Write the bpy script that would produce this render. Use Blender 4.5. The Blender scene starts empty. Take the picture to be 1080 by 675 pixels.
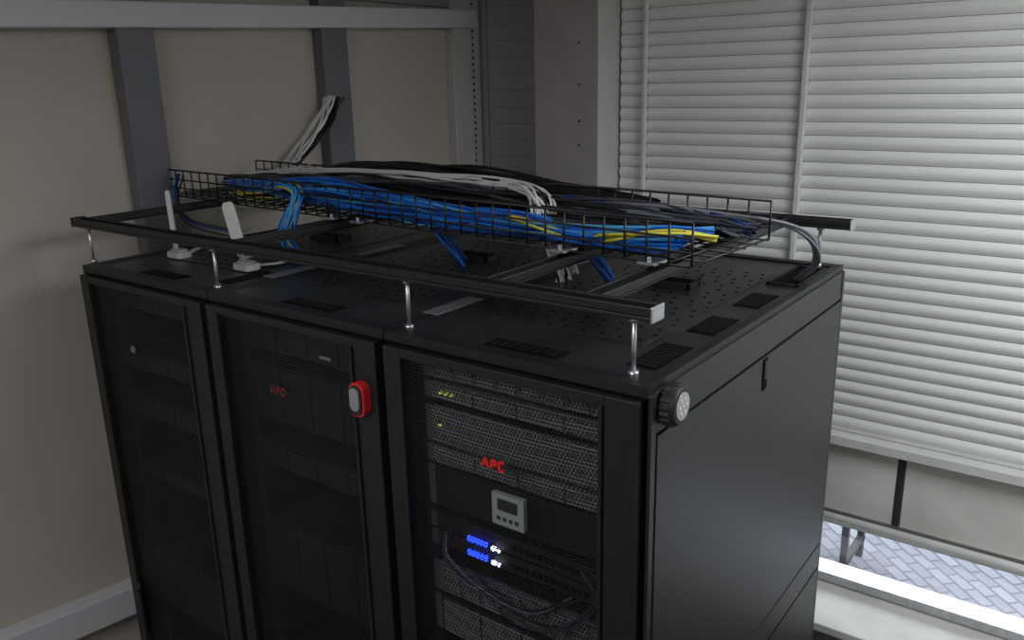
import bpy, bmesh, math, random
from mathutils import Vector, Matrix
random.seed(4)
C=bpy.context.scene.collection
# ---------------------------------------------------------------- materials
def new_mat(name):
    m=bpy.data.materials.new(name);m.use_nodes=True
    return m,m.node_tree,m.node_tree.nodes['Principled BSDF']
def mat(name,col,rough=.5,metal=0,spec=.5,noise=0,nscale=8,bump=0,bscale=60,emit=None,es=0,dark=None):
    m,t,b=new_mat(name)
    b.inputs['Base Color'].default_value=(*col,1)
    b.inputs['Roughness'].default_value=rough
    b.inputs['Metallic'].default_value=metal
    b.inputs['Specular IOR Level'].default_value=spec
    tc=t.nodes.new('ShaderNodeTexCoord')
    if noise:
        n=t.nodes.new('ShaderNodeTexNoise');n.inputs['Scale'].default_value=nscale;n.inputs['Detail'].default_value=6
        t.links.new(tc.outputs['Object'],n.inputs['Vector'])
        r=t.nodes.new('ShaderNodeValToRGB')
        d=dark or [c*(1-noise) for c in col]
        r.color_ramp.elements[0].position=.35;r.color_ramp.elements[1].position=.65
        r.color_ramp.elements[0].color=(*d,1);r.color_ramp.elements[1].color=(*col,1)
        t.links.new(n.outputs['Fac'],r.inputs['Fac']);t.links.new(r.outputs['Color'],b.inputs['Base Color'])
    if bump:
        n=t.nodes.new('ShaderNodeTexNoise');n.inputs['Scale'].default_value=bscale;n.inputs['Detail'].default_value=4
        t.links.new(tc.outputs['Object'],n.inputs['Vector'])
        bp=t.nodes.new('ShaderNodeBump');bp.inputs['Strength'].default_value=bump;bp.inputs['Distance'].default_value=.002
        t.links.new(n.outputs['Fac'],bp.inputs['Height']);t.links.new(bp.outputs['Normal'],b.inputs['Normal'])
    if emit:
        b.inputs['Emission Color'].default_value=(*emit,1);b.inputs['Emission Strength'].default_value=es
    return m
def dots(t,scale,thr,plane='XZ'):
    """regular dot lattice, 1 inside the dot"""
    tc=t.nodes.new('ShaderNodeTexCoord');s=t.nodes.new('ShaderNodeSeparateXYZ')
    t.links.new(tc.outputs['Object'],s.inputs[0])
    def mth(op,a,b=None):
        n=t.nodes.new('ShaderNodeMath');n.operation=op
        for i,v in enumerate((a,b)):
            if v is None: continue
            if isinstance(v,(int,float)): n.inputs[i].default_value=v
            else: t.links.new(v,n.inputs[i])
        return n.outputs[0]
    a=mth('MULTIPLY',s.outputs[plane[0]],scale);c=mth('MULTIPLY',s.outputs[plane[1]],scale)
    row=mth('FLOOR',c);off=mth('MULTIPLY',mth('MODULO',row,2),.5);a=mth('ADD',a,off)
    fa=mth('SUBTRACT',mth('FRACT',a),.5);fc=mth('SUBTRACT',mth('FRACT',c),.5)
    d=mth('ADD',mth('MULTIPLY',fa,fa),mth('MULTIPLY',fc,fc))
    return mth('LESS_THAN',d,thr*thr)
def perforated(name,col,scale,thr,rough=.4):
    m,t,b=new_mat(name)
    b.inputs['Base Color'].default_value=(*col,1);b.inputs['Roughness'].default_value=rough
    o=dots(t,scale,thr)
    tr=t.nodes.new('ShaderNodeBsdfTransparent');mx=t.nodes.new('ShaderNodeMixShader')
    t.links.new(o,mx.inputs[0]);t.links.new(b.outputs[0],mx.inputs[1]);t.links.new(tr.outputs[0],mx.inputs[2])
    t.links.new(mx.outputs[0],t.nodes['Material Output'].inputs[0])
    return m
def dotted(name,c1,c2,scale,thr,rough=.45,metal=0):
    m,t,b=new_mat(name);b.inputs['Roughness'].default_value=rough;b.inputs['Metallic'].default_value=metal
    o=dots(t,scale,thr);mx=t.nodes.new('ShaderNodeMix');mx.data_type='RGBA'
    t.links.new(o,mx.inputs[0]);mx.inputs[6].default_value=(*c1,1);mx.inputs[7].default_value=(*c2,1)
    t.links.new(mx.outputs[2],b.inputs['Base Color']);return m

BLK=mat('black_powdercoat',(.0125,.013,.015),.46,noise=.25,nscale=5,bump=.15,bscale=400,spec=.42)
BLK_ROOF=mat('black_roof_steel',(.024,.024,.026),.36,noise=.5,nscale=7,bump=.12,bscale=250,dark=(.014,.014,.015),spec=.5)
BLK_SIDE=mat('black_side_panel',(.0135,.014,.0165),.42,noise=.15,nscale=3)
DARK=mat('rack_interior_dark',(.004,.004,.005),.8)
SEAM=mat('panel_seam_dark',(.002,.002,.002),.9,spec=.1)
BRUSH=mat('brush_strip_bristles',(.007,.007,.007),.95,noise=.8,nscale=120,bump=1,bscale=500,spec=.1)
DOOR=perforated('perforated_door_mesh',(.008,.008,.009),150,.42)
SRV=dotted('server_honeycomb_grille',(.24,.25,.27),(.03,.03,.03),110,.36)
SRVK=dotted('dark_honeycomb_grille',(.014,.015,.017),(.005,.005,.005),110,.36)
SRV2=mat('server_bezel_grey',(.16,.165,.18),.4,metal=.2)
SRVD=mat('server_bezel_dark',(.015,.015,.017),.5)
ALU=mat('zinc_steel',(.62,.63,.65),.32,metal=.9,noise=.2,nscale=40)
SEAMPL=mat('joining_plate_steel',(.22,.22,.23),.4,metal=.4)
WIRE=mat('black_wire_mesh',(.006,.006,.007),.4)
RAIL=mat('black_strut_rail',(.008,.008,.009),.45)
BLUE=mat('cable_blue',(.010,.15,.60),.38)
BLUE2=mat('cable_blue_dark',(.008,.045,.24),.4)
CYAN=mat('cable_light_blue',(.07,.36,.70),.4)
YEL=mat('cable_yellow',(.66,.60,.06),.4)
GRN=mat('cable_green',(.22,.45,.12),.4)
WHT=mat('cable_white',(.66,.66,.65),.42)
GRY=mat('cable_grey',(.14,.145,.17),.45)
GRYD=mat('cable_dark_grey',(.05,.052,.07),.45)
BLC=mat('cable_black',(.007,.007,.008),.4)
WPL=mat('white_plastic',(.58,.58,.57),.4)
RED=mat('red_rubber',(.60,.02,.025),.4)
REDL=mat('red_logo_enamel_glow',(.60,.02,.02),.4,emit=(1,.02,.02),es=.04)  # badge is no lamp; faint red glow added to the enamel
LENS=mat('led_lens_grey',(.25,.26,.27),.3)
LENSC=mat('lamp_lens_clear',(.40,.41,.41),.2,metal=.3)
RUB=mat('black_rubber',(.015,.015,.017),.55)
LEDB=mat('blue_led',(.01,.03,.5),.4,emit=(.02,.06,1),es=3)
LEDW=mat('white_led',(.6,.7,.9),.4,emit=(.7,.8,1),es=3)
LEDY=mat('yellow_led',(.4,.4,.1),.4,emit=(.7,.8,.15),es=.6)
LCD=mat('lcd_panel_grey',(.19,.21,.215),.3)
WALL=mat('cream_wall_paint',(.46,.42,.375),.75,noise=.08,nscale=2,bump=.1,bscale=80)
WALLB=mat('back_wall_paint',(.48,.475,.46),.75,noise=.1,nscale=2)
WALLP=mat('corner_panel_grey',(.34,.35,.335),.6,noise=.08,nscale=3)
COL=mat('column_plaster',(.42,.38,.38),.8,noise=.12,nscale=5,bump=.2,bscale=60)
COL_LIT=mat('column_plaster_lit_side',(.55,.545,.53),.75,noise=.1,nscale=5)  # column plaster made lighter: window light on its side put into the colour
POST=mat('grey_painted_post',(.135,.14,.155),.5,noise=.1,nscale=6)
POSTW=mat('light_grey_post',(.46,.47,.48),.5,noise=.1,nscale=6)
TRUNK=mat('white_pvc_trunking',(.56,.57,.60),.45)
BANDG=mat('grey_beam_paint',(.22,.23,.25),.6)
SLAT=mat('blind_slat_aluminium',(.79,.80,.785),.42)
ALW=mat('window_frame_white',(.70,.70,.69),.4,noise=.1,nscale=10)
PANEL=mat('sill_board_white',(.72,.715,.68),.6,noise=.15,nscale=6)
BRKT=mat('dark_bracket_strip',(.035,.03,.028),.6,noise=.3,nscale=30)
FLOOR=mat('vinyl_floor_dark',(.06,.06,.065),.5,noise=.2,nscale=6)
CEIL=mat('ceiling_paint',(.55,.55,.54),.9,noise=.05,nscale=3)
LAMP=mat('ceiling_lamp_diffuser',(.9,.9,.9),.5,emit=(.95,.98,1),es=2)
BENCHM=mat('bench_dark_wood',(.03,.028,.03),.6,noise=.3,nscale=20)
m,t,b=new_mat('window_glass');GLASS=m
tr=t.nodes.new('ShaderNodeBsdfTransparent');gl=t.nodes.new('ShaderNodeBsdfGlossy');gl.inputs['Roughness'].default_value=.02
mx=t.nodes.new('ShaderNodeMixShader');mx.inputs[0].default_value=.08
t.links.new(tr.outputs[0],mx.inputs[1]);t.links.new(gl.outputs[0],mx.inputs[2]);t.links.new(mx.outputs[0],t.nodes['Material Output'].inputs[0])
m,t,b=new_mat('paving_blocks');PAVE=m
tc=t.nodes.new('ShaderNodeTexCoord');mp=t.nodes.new('ShaderNodeMapping');mp.inputs['Rotation'].default_value=(0,0,.78)
br=t.nodes.new('ShaderNodeTexBrick');br.inputs['Scale'].default_value=3.4;br.inputs['Color1'].default_value=(.22,.23,.26,1);br.inputs['Color2'].default_value=(.155,.165,.195,1);br.inputs['Mortar'].default_value=(.09,.095,.12,1);br.inputs['Mortar Size'].default_value=.025
t.links.new(tc.outputs['Object'],mp.inputs[0]);t.links.new(mp.outputs[0],br.inputs['Vector']);t.links.new(br.outputs['Color'],b.inputs['Base Color']);b.inputs['Roughness'].default_value=.8

# ---------------------------------------------------------------- builders
def empty(name,loc=(0,0,0)):
    e=bpy.data.objects.new(name,None);e.location=loc;e.empty_display_size=.1;C.objects.link(e);return e
class MB:
    def __init__(s,name,parent=None,bevel=0,smooth=False,loc=(0,0,0),rot=(0,0,0)):
        s.n=name;s.p=parent;s.bv=bevel;s.bm=bmesh.new();s.mats=[];s.loc=loc;s.sm=smooth;s.rot=rot
    def mi(s,m):
        if m not in s.mats: s.mats.append(m)
        return s.mats.index(m)
    def box(s,x0,x1,y0,y1,z0,z1,m,M=None):
        vs=[Vector((x,y,z)) for x in (x0,x1) for y in (y0,y1) for z in (z0,z1)]
        if M: vs=[M@v for v in vs]
        v=[s.bm.verts.new(c) for c in vs];k=s.mi(m)
        for f in ((0,1,3,2),(4,6,7,5),(0,4,5,1),(2,3,7,6),(0,2,6,4),(1,5,7,3)):
            fc=s.bm.faces.new([v[i] for i in f]);fc.material_index=k
        return s
    def cyl(s,p0,p1,r,m,seg=12,r1=None,smooth=True):
        p0=Vector(p0);p1=Vector(p1);d=(p1-p0).normalized();r1=r if r1 is None else r1
        a=d.orthogonal().normalized();b=d.cross(a);k=s.mi(m);A=[];B=[]
        for i in range(seg):
            o=a*math.cos(2*math.pi*i/seg)+b*math.sin(2*math.pi*i/seg)
            A.append(s.bm.verts.new(p0+o*r));B.append(s.bm.verts.new(p1+o*r1))
        for i in range(seg):
            j=(i+1)%seg;f=s.bm.faces.new((A[i],A[j],B[j],B[i]));f.material_index=k;f.smooth=smooth
        f=s.bm.faces.new(A[::-1]);f.material_index=k;f=s.bm.faces.new(B);f.material_index=k
        return s
    def prism(s,pts,off,m,smooth=False):
        """pts: list of 3d points (polygon), off: extrusion vector"""
        off=Vector(off);k=s.mi(m);A=[s.bm.verts.new(Vector(p)) for p in pts];B=[s.bm.verts.new(Vector(p)+off) for p in pts];n=len(pts)
        for i in range(n):
            j=(i+1)%n;f=s.bm.faces.new((A[i],A[j],B[j],B[i]));f.material_index=k;f.smooth=smooth
        f=s.bm.faces.new(A[::-1]);f.material_index=k;f=s.bm.faces.new(B);f.material_index=k
        return s
    def done(s):
        bmesh.ops.recalc_face_normals(s.bm,faces=s.bm.faces)
        me=bpy.data.meshes.new(s.n);s.bm.to_mesh(me);s.bm.free()
        for m in s.mats: me.materials.append(m)
        o=bpy.data.objects.new(s.n,me);C.objects.link(o);o.location=s.loc;o.rotation_euler=s.rot
        if s.p: o.parent=s.p
        if s.bv:
            b=o.modifiers.new('bevel','BEVEL');b.width=s.bv;b.segments=2;b.limit_method='ANGLE';b.angle_limit=math.radians(50)
        return o
def rrect(w,h,r,n=6):
    pts=[]
    for cx,cy,a0 in ((w/2-r,h/2-r,0),(-w/2+r,h/2-r,90),(-w/2+r,-h/2+r,180),(w/2-r,-h/2+r,270)):
        for i in range(n+1):
            a=math.radians(a0+90*i/n);pts.append((cx+r*math.cos(a),cy+r*math.sin(a)))
    return pts
def catmull(pts,n=8):
    P=[Vector(p) for p in pts];P=[P[0]*2-P[1]]+P+[P[-1]*2-P[-2]];out=[]
    for i in range(1,len(P)-2):
        for k in range(n):
            u=k/n;a,b,c,d=P[i-1:i+3]
            out.append(.5*((2*b)+(c-a)*u+(2*a-5*b+4*c-d)*u*u+(3*b-a-3*c+d)*u**3))
    out.append(P[-2]);return out
def bundle(name,paths,parent=None,rad=.0032):
    """paths: list of (pts, n, spreadH, spreadV, [mats])"""
    cu=bpy.data.curves.new(name,'CURVE');cu.dimensions='3D';cu.bevel_depth=rad;cu.bevel_resolution=2;cu.resolution_u=1
    mats=[]
    for pts,n,sh,sv,ml in paths:
        base=catmull(pts,8);N=len(base)
        T=[(base[min(i+1,N-1)]-base[max(i-1,0)]).normalized() for i in range(N)]
        up=Vector((0,0,1)) if abs(T[0].z)<.8 else Vector((0,1,0));fr=[]
        for tt in T:
            up=(up-tt*up.dot(tt)).normalized();fr.append((tt.cross(up).normalized(),up.copy()))
        for c in range(n):
            m=ml[c%len(ml)] if len(ml)<=n else ml[c]
            if m not in mats: mats.append(m);cu.materials.append(m)
            a=random.uniform(0,6.28);rr=math.sqrt(random.random());ca,sa=rr*math.cos(a),rr*math.sin(a)
            ph=[random.uniform(0,6.28) for _ in range(4)];fq=[random.uniform(.12,.3) for _ in range(2)]
            s=cu.splines.new('POLY');s.points.add(N-1);s.material_index=mats.index(m)
            for i,q in enumerate(base):
                h=ca+.45*math.sin(i*fq[0]+ph[0]);v=sa+.45*math.sin(i*fq[1]+ph[1])
                p=q+fr[i][0]*h*sh+fr[i][1]*v*sv
                s.points[i].co=(*p,1)
            s.use_smooth=True
    o=bpy.data.objects.new(name,cu);C.objects.link(o)
    if parent:o.parent=parent
    return o

# ---------------------------------------------------------------- room
XL=-2.1;XR=2.4;YB=2.16;YF=-3.0;H=3.1
MB('floor').box(XL-.1,XR+.1,YF-.1,YB+.1,-.1,0,FLOOR).done()
MB('ceiling').box(XL-.1,XR+.1,YF-.1,YB+.1,H,H+.1,CEIL).done()
MB('wall_left').box(XL-.1,XL,YF-.1,YB+.1,0,H,WALL).done()
MB('wall_right').box(XR,XR+.1,YF-.1,YB+.1,0,H,WALL).done()
MB('wall_front').box(XL,XR,YF-.1,YF,0,H,WALL).done()
w=MB('wall_back')
w.box(XL,XR,YB+.02,YB+.12,0,.40,WALLB).box(XL,XR,YB+.02,YB+.12,.70,H,WALLB).box(XL,-1.32,YB+.02,YB+.12,.40,.70,WALLB).box(2.3,XR,YB+.02,YB+.12,.40,.70,WALLB)
w.done()
# board between blinds and low window
bd=MB('trim_sill_board',bevel=.003)
bd.box(-1.29,-.014,YB-.02,YB+.02,.735,1.035,PANEL).box(.014,XR,YB-.02,YB+.02,.735,1.035,PANEL).box(-.014,.014,YB-.024,YB+.02,.737,1.033,BRKT)
bd.box(-1.29,XR,YB-.07,YB+.02,1.045,1.085,ALW).box(-1.29,XR,YB-.045,YB+.02,1.035,1.045,SEAM)
bd.done()
MB('trim_heating_pipe').cyl((-1.29,YB-.045,.715),(XR,YB-.045,.715),.017,ALW,16).done()
wi=empty('window_1')
f=MB('frame',wi,bevel=.003)
f.box(-1.3,2.32,YB-.01,YB+.06,.665,.70,ALW).box(-1.3,2.32,YB-.03,YB+.06,.40,.437,ALU).box(-1.3,2.32,YB-.05,YB+.06,.443,.452,ALU).box(-1.3,2.32,YB-.02,YB+.06,.437,.443,SEAM)
f.box(-1.3,-1.26,YB-.01,YB+.06,.445,.665,ALW).box(.62,.66,YB-.01,YB+.06,.445,.665,ALW).box(2.28,2.32,YB-.01,YB+.06,.445,.665,ALW);f.done()
MB('pane',wi).box(-1.27,2.29,YB+.03,YB+.034,.447,.665,GLASS).done()
MB('trim_window_sill',bevel=.004).box(-1.3,XR,YB-.33,YB+.02,.36,.395,PANEL).done()
# blinds
def blind(name,x0,x1,z0,z1,y,pitch=.05):
    b=MB(name);n=int((z1-z0)/pitch)
    prof=[]
    for i in range(7):
        u=i/6;prof.append((-.004-.011*math.sin(math.pi*u*.92+.12), u*pitch*.96))
    for k in range(n):
        z=z0+k*pitch
        pts=[(x0,y+a,z+c) for a,c in prof]+[(x0,y+a+.0015,z+c) for a,c in prof[::-1]]
        b.prism(pts,(x1-x0,0,0),SLAT,smooth=False)
    b.box(x0,x1,y-.012,y+.002,z0-.012,z0,ALW)
    return b.done()
blind('window_blind',-.478,XR,1.10,3.08,YB)
blind('window_blind',-1.145,-.482,1.10,3.08,YB)
blind('window_blind',-1.275,-1.155,1.10,3.08,YB)
cp=MB('trim_corner_panel',bevel=.003)
cp.box(-1.99,-1.62,YB-.02,YB+.02,0,H,WALLP).box(-2.06,-1.998,YB-.015,YB+.02,0,H,WALLP)
for k in range(24): cp.box(-1.99,-1.62,YB-.0215,YB-.02,1.3+k*.075,1.303+k*.075,BANDG)
cp.done()
MB('trim_mullion_a',bevel=.003).box(-.491,-.471,YB-.04,YB-.016,1.09,H,ALW).done()
MB('trim_mullion_b',bevel=.003).box(-1.158,-1.142,YB-.04,YB-.016,1.09,H,ALW).done()
c=MB('structural_column',bevel=.004);c.box(-1.61,-1.29,1.98,YB+.02,0,H,COL).box(-1.292,-1.286,1.981,YB+.02,0,H,COL_LIT)  # thin sheet on the right side carries the painted window light
for z in (2.3,2.45,2.62,2.2):c.cyl((-1.38,1.981,z),(-1.38,1.976,z),.005,SEAM,8)
c.done()
# framing on the left wall
def post(name,y0,y1,m,d=.05):
    MB(name,bevel=.004).box(XL,XL+d,y0,y1,0,H,m).done()
post('wall_post',.34,.465,POST,.06);post('wall_post',1.17,1.30,POST,.06);post('wall_post',1.96,2.10,POSTW,.05)
MB('trim_left_beam',bevel=.003).box(XL,XL+.03,YF,2.1,2.80,2.96,BANDG).done()
Mx=Matrix.Translation((XL,0,2.655))@Matrix.Rotation(.03,4,'X')
MB('trim_upper_trunking',bevel=.006).box(.0,.075,-2.9,2.12,-.005,.075,TRUNK,Mx).done()
Mx=Matrix.Translation((XL,.19,.69))@Matrix.Rotation(-.10,4,'X')
MB('trim_lower_trunking',bevel=.006).box(.0,.07,-3.0,1.8,-.0,.11,TRUNK,Mx).done()
st=MB('perforated_strut',bevel=.001).box(-2.065,-2.03,2.10,2.13,.0,H,POSTW)
for k in range(60): st.cyl((-2.047,2.101,1.2+k*.03),(-2.047,2.097,1.2+k*.03),.006,SEAM,8)
st.done()

# ---------------------------------------------------------------- racks
def rack(x0,idx):
    e=empty('server_rack',(x0,0,0));W=.6;D=1.07
    s=MB('cabinet_shell',e,bevel=.003)
    s.box(.004,.03,.03,D,.04,1.985,BLK).box(W-.03,W-.004,.03,D,.04,1.985,BLK)      # side skins
    s.box(.03,W-.03,D-.02,D,.04,1.985,BLK).box(.03,W-.03,.03,D,.04,.08,BLK)
    s.box(.04,.07,.055,.075,.08,1.975,BLK).box(W-.07,W-.04,.055,.075,.08,1.975,BLK)
    s.box(.03,W-.03,.45,.46,.08,1.975,DARK)
    for cx in (.06,W-.06):
        for cy in (.08,D-.08): s.cyl((cx,cy,0),(cx,cy,.045),.022,BLK,14)
    s.done()
    r=MB('roof',e,bevel=.0015)
    r.box(.002,W-.002,.0,.035,1.980,2.0,BLK).box(.002,W-.002,D-.03,D,1.972,2.0,BLK)
    r.box(.002,.022,.035,D-.03,1.972,2.0,BLK).box(W-.022,W-.002,.035,D-.03,1.972,2.0,BLK)
    r.box(.022,W-.022,.035,D-.03,1.982,1.995,BLK_ROOF)
    r.box(.10,W-.12,.20,.90,1.995,1.998,BLK_ROOF)
    br=[(.22,.39,.045,.095),(.505,.565,.09,.24),(.505,.565,.33,.46),(.505,.565,.56,.69)]
    if idx==0: br=[(.22,.39,.045,.095),(.505,.565,.09,.24)]
    if idx==1: br=[(.22,.39,.045,.095),(.505,.565,.56,.69)]
    for a,b_,c_,d in br:
        r.box(a,b_,c_,d,1.9952,1.9962,SEAM).box(a+.006,b_-.006,c_+.006,d-.006,1.9958,1.9975,BRUSH)
        n=9
        L=d-c_ if (d-c_)>(b_-a) else b_-a
        for i in range(1,n):                      # bristle seams
            if (d-c_)>(b_-a): yy=c_+L*i/n; r.box(a+.006,b_-.006,yy-.0008,yy+.0008,1.997,1.9982,BLK)
            else: xx=a+L*i/n; r.box(xx-.0008,xx+.0008,c_+.006,d-.006,1.997,1.9982,BLK)
    if idx==2:
        r.box(.505,.572,.79,1.0,1.9952,1.9965,SEAM)
        for q in ((.50,.577,.783,.790),(.50,.577,.998,1.005),(.50,.506,.783,1.005),(.571,.577,.783,1.005)): r.box(*q,1.994,2.002,BLK)
    for q in ((.25,.256,.62,.68),(.37,.376,.62,.68),(.25,.376,.62,.626),(.25,.376,.674,.68)): r.box(*q,1.998,2.012,BLK)
    r.box(.256,.37,.626,.674,1.998,1.9985,SEAM)
    r.done()
    h=MB('roof_vent_holes',e)
    for i in range(9):
        for j in range(17):
            x=.125+i*.042+(j%2)*.012;y=.225+j*.040
            if .24<x<.39 and .60<y<.70: continue
            h.cyl((x,y,1.9979),(x,y,1.9986),.0048,SEAM,8)
    h.done()
    d=MB('door_frame',e,bevel=.004)
    d.box(.012,.055,-.018,.02,.06,1.976,BLK).box(W-.075,W-.012,-.018,.02,.06,1.976,BLK)
    d.box(.055,W-.075,-.018,.02,1.956,1.976,BLK).box(.055,W-.075,-.018,.02,.06,.11,BLK)
    d.box(.004,W-.004,-.002,.03,1.976,1.980,SEAM)
    d.box(.056,.064,-.024,-.006,.10,1.958,BLK).box(W-.084,W-.076,-.024,-.006,.10,1.958,BLK)
    d.box(.0,.010,.0,.03,.04,1.972,SEAM)
    d.cyl((.075,-.024,1.0),(.075,-.03,1.0),.012,BLK,14).box(.064,.086,-.034,-.024,.86,.98,BLK)
    d.done()
    g=MB('door_mesh',e)
    n=10;x0_,x1_=.058,W-.078;k=g.mi(DOOR);prev=None
    for i in range(n+1):
        u=i/n;x=x0_+(x1_-x0_)*u;y=-.010-.012*math.sin(math.pi*u)
        cur=(g.bm.verts.new((x,y,.105)),g.bm.verts.new((x,y,1.958)))
        if prev:
            fc=g.bm.faces.new((prev[0],cur[0],cur[1],prev[1]));fc.smooth=True
        prev=cur
    g.done()
    return e
racks=[rack(-1.8,0),rack(-1.2,1),rack(-.6,2)]
def logo(parent,x,z,m):
    b=MB('badge',parent,bevel=.0005)
    pts=[(x+.034*math.cos(a),-.0235,z+.012*math.sin(a)) for a in [2*math.pi*i/24 for i in range(24)]]
    b.prism(pts,(0,-.003,0),RUB)
    y0,y1=-.029,-.0265
    def st(xa,za,xb,zb,w=.0028):
        v=Vector((xb-xa,0,zb-za));n=Vector((-v.z,0,v.x)).normalized()*w
        q=[(xa+n.x,y1,za+n.z),(xb+n.x,y1,zb+n.z),(xb-n.x,y1,zb-n.z),(xa-n.x,y1,za-n.z)]
        b.prism(q,(0,y0-y1,0),m)
    L=.0085
    st(x-.026,z-L,x-.018,z+L);st(x-.018,z+L,x-.012,z-L);st(x-.023,z-.002,x-.014,z-.002,.0018)
    st(x-.005,z-L,x-.003,z+L);st(x-.003,z+L,x+.007,z+L*.8);st(x+.007,z+L*.8,x+.006,z);st(x+.006,z,x-.004,z-.001)
    st(x+.014,z-L,x+.014,z+L);st(x+.014,z+L,x+.026,z+L);st(x+.014,z-L,x+.025,z-L)
    b.done()
logo(racks[2],.295,1.794,REDL);logo(racks[1],.275,1.81,mat('red_logo_dim',(.13,.015,.015),.5))
bz=MB('round_badge',racks[0]);bz.cyl((.26,-.02,1.80),(.26,-.026,1.80),.014,SRVD,20).cyl((.26,-.026,1.80),(.26,-.027,1.80),.010,SRV2,20).done()
def gear(par,z0,z1,m,kind=0,y=.05,gm=SRV):
    s=MB('equipment_unit',par,bevel=.0015)
    a,b_=.075,.525
    s.box(a+.02,b_-.02,y+.002,.44,z0+.002,z1-.002,SRVD)
    s.box(a,b_,y,y+.012,z0+.0015,z1-.0015,m)
    em=SRV2 if gm==SRV else SRVD
    s.box(a-.018,a,y,y+.004,z0+.002,z1-.002,em).box(b_,b_+.018,y,y+.004,z0+.002,z1-.002,em)
    if kind==1:
        for i in range(4):
            w=(b_-a-.02)/4
            s.box(a+.01+i*w,a+.01+(i+1)*w-.004,y-.006,y,z0+.005,z1-.005,gm)
        s.box(b_-.02,b_-.004,y-.008,y,z0+.006,z1-.006,em)
    if kind==2:
        for i in range(12):
            s.box(a+.20+i*.0155,a+.212+i*.0155,y-.001,y+.001,z0+.012,z0+.024,SEAM)
    if kind==3:   # storage shelf: two rows of drive sleds with handles
        for r_ in range(2):
            for i in range(8):
                w=(b_-a-.02)/8;zz=z0+.005+r_*(z1-z0-.01)/2;hh=(z1-z0-.01)/2-.003
                s.box(a+.01+i*w,a+.01+(i+1)*w-.003,y-.005,y,zz,zz+hh,gm)
                s.box(a+.013+i*w,a+.018+i*w,y-.009,y-.005,zz+.004,zz+hh-.004,em)
    s.done()
R3=racks[2]
gear(R3,1.900,1.972,SRV2,3);gear(R3,1.853,1.893,SRV2,1)
gear(R3,1.755,1.84,SRV,0);gear(R3,1.71,1.752,SRV,1)
gear(R3,1.61,1.705,SRVD,0)
gear(R3,1.556,1.594,SRVD,2);gear(R3,1.514,1.552,SRVD,2)
gear(R3,1.40,1.475,SRV2,3);gear(R3,1.30,1.39,SRVD,1);gear(R3,1.1,1.2,SRVD);gear(R3,.8,.98,SRVD,1);gear(R3,.4,.6,SRVD,1)
l=MB('lcd_control_panel',R3,bevel=.002)
l.box(.292,.366,-.032,-.02,1.675,1.740,LCD).box(.306,.352,-.0335,-.0318,1.707,1.731,SRVD)
for i in range(4): l.box(.304+i*.014,.312+i*.014,-.0335,-.0318,1.686,1.694,SRVD)
l.done()
l=MB('status_leds',R3)
for z in (1.562,1.530):
    for i in range(5): l.box(.165+i*.011,.172+i*.011,.040,.046,z-.005,z+.006,LEDB)
    l.box(.228,.238,.040,.046,z-.006,z+.002,LEDW);l.box(.243,.248,.040,.046,z-.006,z+.000,LEDW)
for i in range(3): l.box(.11+i*.014,.114+i*.014,.036,.043,1.874,1.878,LEDY)
l.box(.10,.104,.04,.046,1.80,1.804,LEDY)
l.done()
bundle('patch_cords',[([(.12,.03,1.57),(.13,.02,1.52),(.22,.015,1.48),(.34,.02,1.465),(.44,.03,1.53)],4,.01,.01,[GRYD,BLC,GRY]),([(.46,.03,1.60),(.50,.02,1.55),(.42,.02,1.46),(.30,.02,1.44),(.18,.02,1.50)],3,.01,.01,[GRYD,BLC])],R3,.0025)
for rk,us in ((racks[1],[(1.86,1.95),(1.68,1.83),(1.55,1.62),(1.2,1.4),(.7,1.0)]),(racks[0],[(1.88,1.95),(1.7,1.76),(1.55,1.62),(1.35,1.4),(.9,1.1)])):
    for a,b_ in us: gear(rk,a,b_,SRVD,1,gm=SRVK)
lb=MB('door_labels',racks[1]);lb.box(.30,.33,-.0225,-.021,1.900,1.907,SRVK).box(.42,.455,-.0205,-.018,1.912,1.919,SRV2);lb.done()
s=MB('side_panel',R3,bevel=.002)
s.box(.596,.602,.004,1.068,1.912,1.985,BLK_SIDE)
s.box(.596,.6005,.004,1.068,.04,1.912,SEAM)
s.box(.598,.605,.022,1.050,1.203,1.908,BLK_SIDE).box(.598,.605,.022,1.050,.12,1.198,BLK_SIDE)
s.box(.598,.6065,.022,1.050,1.12,1.124,SEAM)
s.box(.597,.604,.0,.018,.04,1.985,BLK_SIDE).box(.597,.604,1.054,1.07,.04,1.985,BLK_SIDE)
s.box(.604,.607,.50,.525,1.835,1.905,SEAM).box(.606,.609,.504,.521,1.86,1.90,BLK)
s.done()
jp=MB('joining_plates',R3,bevel=.001)
jp.box(-.022,.022,.14,.30,2.0,2.002,SEAMPL).box(-.622,-.582,.18,.36,2.0,2.002,SEAMPL).box(-.62,-.59,.50,.68,2.0,2.002,SEAMPL).box(-.02,.01,.7,.82,2.0,2.002,SEAMPL)
jp.done()

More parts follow.
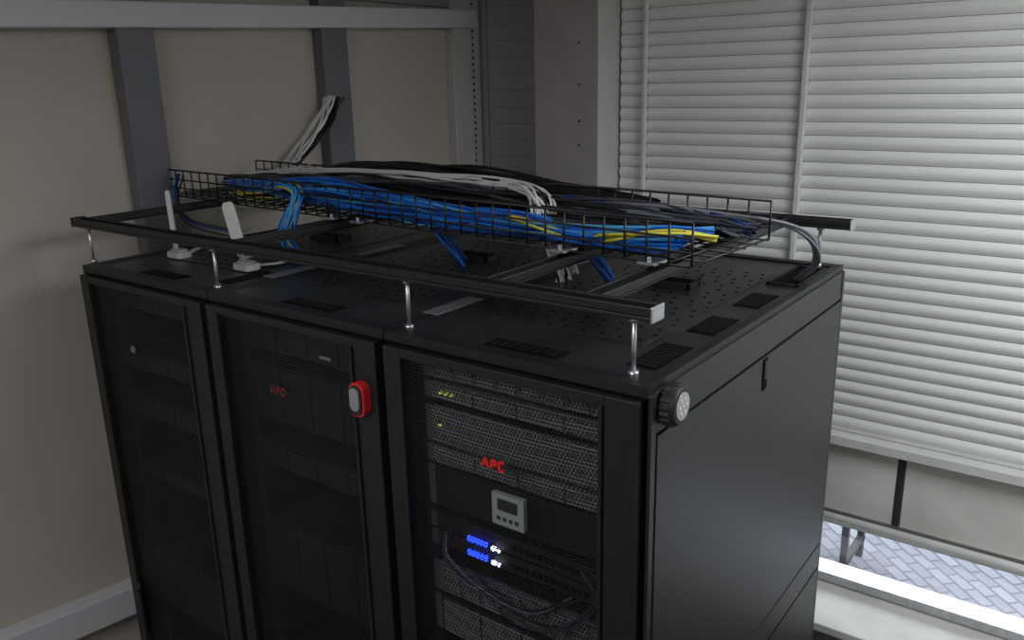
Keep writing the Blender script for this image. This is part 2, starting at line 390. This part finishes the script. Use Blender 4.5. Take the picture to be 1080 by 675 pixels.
# ---------------------------------------------------------------- ladder frame above racks
lf=empty('cable_support_frame')
r=MB('rails',lf,bevel=.002)
for y in (.045,1.03):
    x0,x1=-1.87,(-.015 if y<.5 else .02)
    r.box(x0,x1,y-.02,y+.02,2.100,2.108,RAIL).box(x0,x1,y-.02,y-.014,2.108,2.124,RAIL).box(x0,x1,y+.014,y+.02,2.108,2.124,RAIL)
    r.box(x1,x1+.004,y-.022,y+.022,2.098,2.126,ALU).box(x0-.004,x0,y-.022,y+.022,2.098,2.126,RAIL)
for x in (-1.845,-1.15,-.37,-.15):
    r.box(x-.018,x-.013,.065,1.01,2.104,2.122,RAIL).box(x+.013,x+.018,.065,1.01,2.104,2.122,RAIL).box(x-.018,x+.018,.065,1.01,2.100,2.104,RAIL)
r.done()
st=MB('studs',lf)
for y in (.045,1.03):
    for x in (-.055,-.57,-1.22,-1.82):
        st.cyl((x,y,1.995),(x,y,2.108),.0045,ALU,10).cyl((x,y,1.995),(x,y,2.006),.010,ALU,6).cyl((x,y,2.092),(x,y,2.100),.010,ALU,6)
st.done()

# ---------------------------------------------------------------- wire mesh tray
TL=1.98;TW=.34
tray=empty('wire_mesh_cable_tray',(-2.04,.625,2.1265));tray.rotation_euler=(0,0,-.073)
wm=MB('wires',tray)
hw=TW/2;ht=.088;q=.0025
for y in (-hw,-hw*.66,-hw*.33,0,hw*.33,hw*.66,hw): wm.cyl((0,y,.002),(TL,y,.002),q,WIRE,6)
for sgn in (-1,1):
    for z in (.03,.058,ht): wm.cyl((0,sgn*(hw+.002),z),(TL,sgn*(hw+.002),z),q if z<ht else .0033,WIRE,6)
n=int(TL/.05)
for i in range(n+1):
    x=i*TL/n
    wm.cyl((x,-hw,.006),(x,hw,.006),q,WIRE,6).cyl((x,-hw,.004),(x,-hw,ht),q,WIRE,6).cyl((x,hw,.004),(x,hw,ht),q,WIRE,6)
wm.done()
cl=MB('tray_clamps',tray,bevel=.001)
for x in (.89,1.67,1.89,1.0): 
    cl.box(x-.02,x+.02,-hw-.02,-hw+.03,-.001,.005,ALU).cyl((x,-hw-.008,.0),(x,-hw-.008,.014),.005,ALU,8)
cl.done()

# ---------------------------------------------------------------- cables
bundle('blue_network_cables',[
 ([(-1.98,.66,2.15),(-1.80,.62,2.16),(-1.65,.56,2.165),(-1.50,.50,2.17),(-1.30,.47,2.165),(-1.1,.45,2.155),(-.9,.44,2.150),(-.7,.42,2.150),(-.45,.40,2.148),(-.28,.38,2.148),(-.13,.385,2.16)],26,.045,.015,[BLUE,BLUE,BLUE2,BLUE,CYAN,BLUE,BLUE2,BLUE]),
 ([(-1.75,.58,2.16),(-1.55,.58,2.18),(-1.35,.56,2.185),(-1.15,.52,2.175),(-.95,.50,2.165),(-.8,.47,2.155),(-.6,.45,2.15)],16,.035,.015,[BLUE,BLUE2,BLUE]),
 ([(-1.60,.52,2.17),(-1.42,.44,2.20),(-1.32,.40,2.19),(-1.32,.37,2.13),(-1.35,.38,2.06),(-1.37,.42,2.0)],13,.024,.012,[CYAN,BLUE,CYAN,BLUE,YEL]),
 ([(-1.30,.42,2.19),(-1.15,.41,2.20),(-1.0,.42,2.19),(-.8,.42,2.165),(-.6,.41,2.150)],10,.022,.014,[BLUE,CYAN,BLUE2]),
 ([(-1.0,.46,2.17),(-.93,.50,2.13),(-.89,.55,2.06),(-.87,.58,2.0)],10,.026,.010,[BLUE,BLUE2]),
 ([(-.7,.44,2.17),(-.55,.47,2.16),(-.46,.51,2.12),(-.43,.56,2.05),(-.42,.60,2.0)],12,.026,.010,[BLUE,BLUE2,BLUE]),
 ([(-.5,.40,2.16),(-.33,.40,2.165),(-.22,.43,2.175),(-.12,.50,2.17)],6,.02,.012,[BLUE,CYAN,BLUE]),
])
bundle('yellow_patch_cables',[
 ([(-1.85,.56,2.14),(-1.7,.50,2.14),(-1.55,.53,2.15),(-1.4,.50,2.18),(-1.2,.50,2.18)],3,.03,.01,[YEL,YEL,GRN]),
 ([(-.34,.40,2.150),(-.29,.365,2.162),(-.22,.365,2.174),(-.15,.40,2.180),(-.09,.45,2.165)],4,.024,.010,[YEL,YEL,GRN]),
 ([(-.60,.42,2.165),(-.50,.385,2.165),(-.42,.39,2.155),(-.34,.40,2.150)],2,.012,.008,[YEL]),
])
bundle('white_network_cables',[
 ([(-2.03,.76,2.16),(-1.85,.76,2.18),(-1.6,.73,2.20),(-1.3,.70,2.212),(-1.0,.67,2.216),(-.80,.64,2.218),(-.67,.60,2.212),(-.585,.55,2.185),(-.54,.52,2.13),(-.53,.535,2.06),(-.53,.57,1.999)],22,.032,.009,[WHT,WHT,WHT,WHT,BLC]),
])
bundle('black_power_cables',[
 ([(-2.03,.70,2.15),(-1.8,.69,2.165),(-1.5,.66,2.18),(-1.2,.63,2.185),(-.95,.60,2.185),(-.7,.58,2.175),(-.4,.57,2.165),(-.12,.55,2.16)],26,.048,.018,[BLC,BLC,GRYD]),
 ([(-1.7,.76,2.18),(-1.5,.755,2.21),(-1.3,.745,2.228),(-1.1,.735,2.228),(-.9,.72,2.225),(-.6,.70,2.20),(-.35,.68,2.18)],14,.020,.013,[BLC]),
],rad=.0048)
bundle('grey_network_cables',[
 ([(-.80,.66,2.16),(-.65,.66,2.175),(-.5,.63,2.18),(-.3,.60,2.178),(-.15,.57,2.17),(-.06,.56,2.16)],20,.040,.012,[GRYD,GRY,GRYD,BLC,GRYD,BLUE2,GRY]),
 ([(-.7,.50,2.15),(-.55,.50,2.155),(-.35,.50,2.160),(-.18,.52,2.16)],14,.03,.010,[GRYD,GRY,BLC]),
])
bundle('grey_drop_cables',[([(-.45,.62,2.185),(-.28,.62,2.190),(-.12,.65,2.180),(-.03,.71,2.155),(.005,.78,2.11),(.0,.83,2.05),(-.05,.86,1.997)],4,.009,.007,[GRY])],rad=.004)
bundle('riser_cables',[
 ([(-2.035,1.18,2.43),(-2.035,1.15,2.39),(-2.03,1.09,2.32),(-2.02,1.01,2.25),(-1.98,.92,2.20),(-1.88,.80,2.19),(-1.7,.74,2.20)],10,.036,.006,[WHT]),
 ([(-2.02,1.22,2.42),(-2.02,1.19,2.39),(-2.01,1.13,2.32),(-2.0,1.05,2.25),(-1.97,.95,2.20),(-1.88,.82,2.18)],10,.026,.008,[BLC]),
],rad=.0045)
bundle('left_drop_cables',[([(-1.99,.46,2.2),(-2.0,.44,2.12),(-1.9,.42,2.05),(-1.75,.5,2.01)],4,.01,.01,[BLC,BLUE2]),
 ([(-1.66,.25,2.005),(-1.72,.35,2.004),(-1.80,.50,2.004),(-1.85,.62,2.01)],2,.006,.002,[WHT]),
 ([(-1.32,.24,2.006),(-1.30,.30,2.004),(-1.36,.38,2.003),(-1.45,.36,2.003),(-1.44,.27,2.003),(-1.37,.24,2.006)],2,.008,.002,[WHT])],rad=.003)

# ---------------------------------------------------------------- white sensors with paddle antennas
def antenna(name,x,y,w,h,tilt,turn):
    e=empty(name,(x,y,1.998))
    b=MB('base',e,bevel=.003)
    b.prism([(a,c,.0) for a,c in rrect(.075,.05,.018)],(0,0,.018),WPL)
    b.prism([(a*.7,c*.7,.018) for a,c in rrect(.075,.05,.018)],(0,0,.006),WPL);b.cyl((-.015,0,.02),(-.015,0,.04),.008,WPL,14);b.done()
    p=MB('antenna_paddle',e,bevel=.002,loc=(-.015,0,.035),rot=(0,tilt,turn))
    p.prism([(-w*.35,-.005,0),(w*.35,-.005,0),(w*.5,-.005,h*.25),(w*.5,-.005,h*.93),(w*.3,-.005,h),(-w*.3,-.005,h),(-w*.5,-.005,h*.93),(-w*.5,-.005,h*.25)],(0,.010,0),WPL);p.done()
    return e
antenna('wireless_sensor',-1.66,.22,.014,.16,-.02,.5)
antenna('wireless_sensor',-1.34,.22,.034,.15,-.18,.5)

# ---------------------------------------------------------------- magnetic red work light
e=empty('work_light',(-.652,-.018,1.850))
b=MB('housing',e,bevel=.003)
b.prism([(a,0,c) for a,c in rrect(.044,.076,.020,8)],(0,-.022,0),RED)
b.prism([(a,-.022,c) for a,c in rrect(.036,.066,.017,8)],(0,-.004,0),RUB);b.done()
b=MB('led_lens',e,bevel=.001);b.prism([(a,-.026,c+.003) for a,c in rrect(.027,.050,.012,8)],(0,-.003,0),LENS)
for i in range(3):
    for j in range(4): b.cyl((-.007+i*.007,-.029,-.014+j*.010),(-.007+i*.007,-.0305,-.014+j*.010),.0022,LENSC,8)
b.done()
# ---------------------------------------------------------------- round puck lamp on side panel
e=empty('puck_light',(.006,.055,1.957))
b=MB('ribbed_ring',e,bevel=.0015)
pts=[]
N=72
for i in range(N):
    a=2*math.pi*i/N;rr=.038 if (i//2)%2 else .0355;pts.append((0,rr*math.cos(a),rr*math.sin(a)))
b.prism(pts,(.018,0,0),RUB);b.cyl((.018,0,0),(.026,0,0),.035,RUB,40,r1=.031).done()
b=MB('lens',e);b.cyl((.025,0,0),(.0275,0,0),.024,LENSC,32)
for k in range(7):
    a=k*math.pi*2/6;rr=0 if k==6 else .013
    b.cyl((.0275,rr*math.cos(a),rr*math.sin(a)),(.0285,rr*math.cos(a),rr*math.sin(a)),.0035,WPL,10)
b.done()

# ---------------------------------------------------------------- outside
MB('pavement').box(-6,8,YB+.13,14,-.35,-.25,PAVE).done()
e=empty('outdoor_bench',(-.86,3.15,-.25));b=MB('bench',e,bevel=.004)
for x in (0,.42):
    b.box(x,x+.035,.0,.04,0,.43,BENCHM).box(x,x+.035,.36,.40,0,.43,BENCHM)
    b.box(x,x+.035,0,.40,.10,.14,BENCHM).box(x,x+.035,0,.40,.40,.44,BENCHM)
for k in range(4): b.box(-.05,.50,.01+k*.105,.09+k*.105,.44,.465,BENCHM)
b.done()

# ---------------------------------------------------------------- lights
def ceil_light(x,y,p,sx=1.2,sy=.6):
    e=MB('ceiling_light',bevel=.004).box(x-sx/2,x+sx/2,y-sy/2,y+sy/2,H-.05,H,ALW).box(x-sx/2+.03,x+sx/2-.03,y-sy/2+.03,y+sy/2-.03,H-.054,H-.05,LAMP).done()
    ld=bpy.data.lights.new('tube_light','AREA');ld.shape='RECTANGLE';ld.size=sx;ld.size_y=sy;ld.energy=p;ld.color=(.93,.97,1)
    lo=bpy.data.objects.new('tube_light',ld);lo.location=(x,y,H-.07);C.objects.link(lo);lo.parent=e
ceil_light(1.3,.8,39,1.5,1.2);ceil_light(-.2,-2.0,32,1.8,1.2)
wd=bpy.data.worlds.new('World');bpy.context.scene.world=wd;wd.use_nodes=True
wd.node_tree.nodes['Background'].inputs[0].default_value=(.86,.92,1,1);wd.node_tree.nodes['Background'].inputs[1].default_value=4

# ---------------------------------------------------------------- camera
cam=bpy.data.cameras.new('camera');co=bpy.data.objects.new('camera',cam);C.objects.link(co)
cam.sensor_width=36;cam.lens=885.49/1080*36;cam.clip_start=.02
Rr=((0.80287,0.59574,-0.02237),(0.14766,-0.23508,-0.9607),(-0.57758,0.76801,-0.2767))
m=Matrix(((Rr[0][0],-Rr[1][0],-Rr[2][0],.5847),(Rr[0][1],-Rr[1][1],-Rr[2][1],-1.1421),(Rr[0][2],-Rr[1][2],-Rr[2][2],2.4829),(0,0,0,1)))
co.matrix_world=m
bpy.context.scene.camera=co
bpy.context.scene.view_settings.view_transform='Standard'
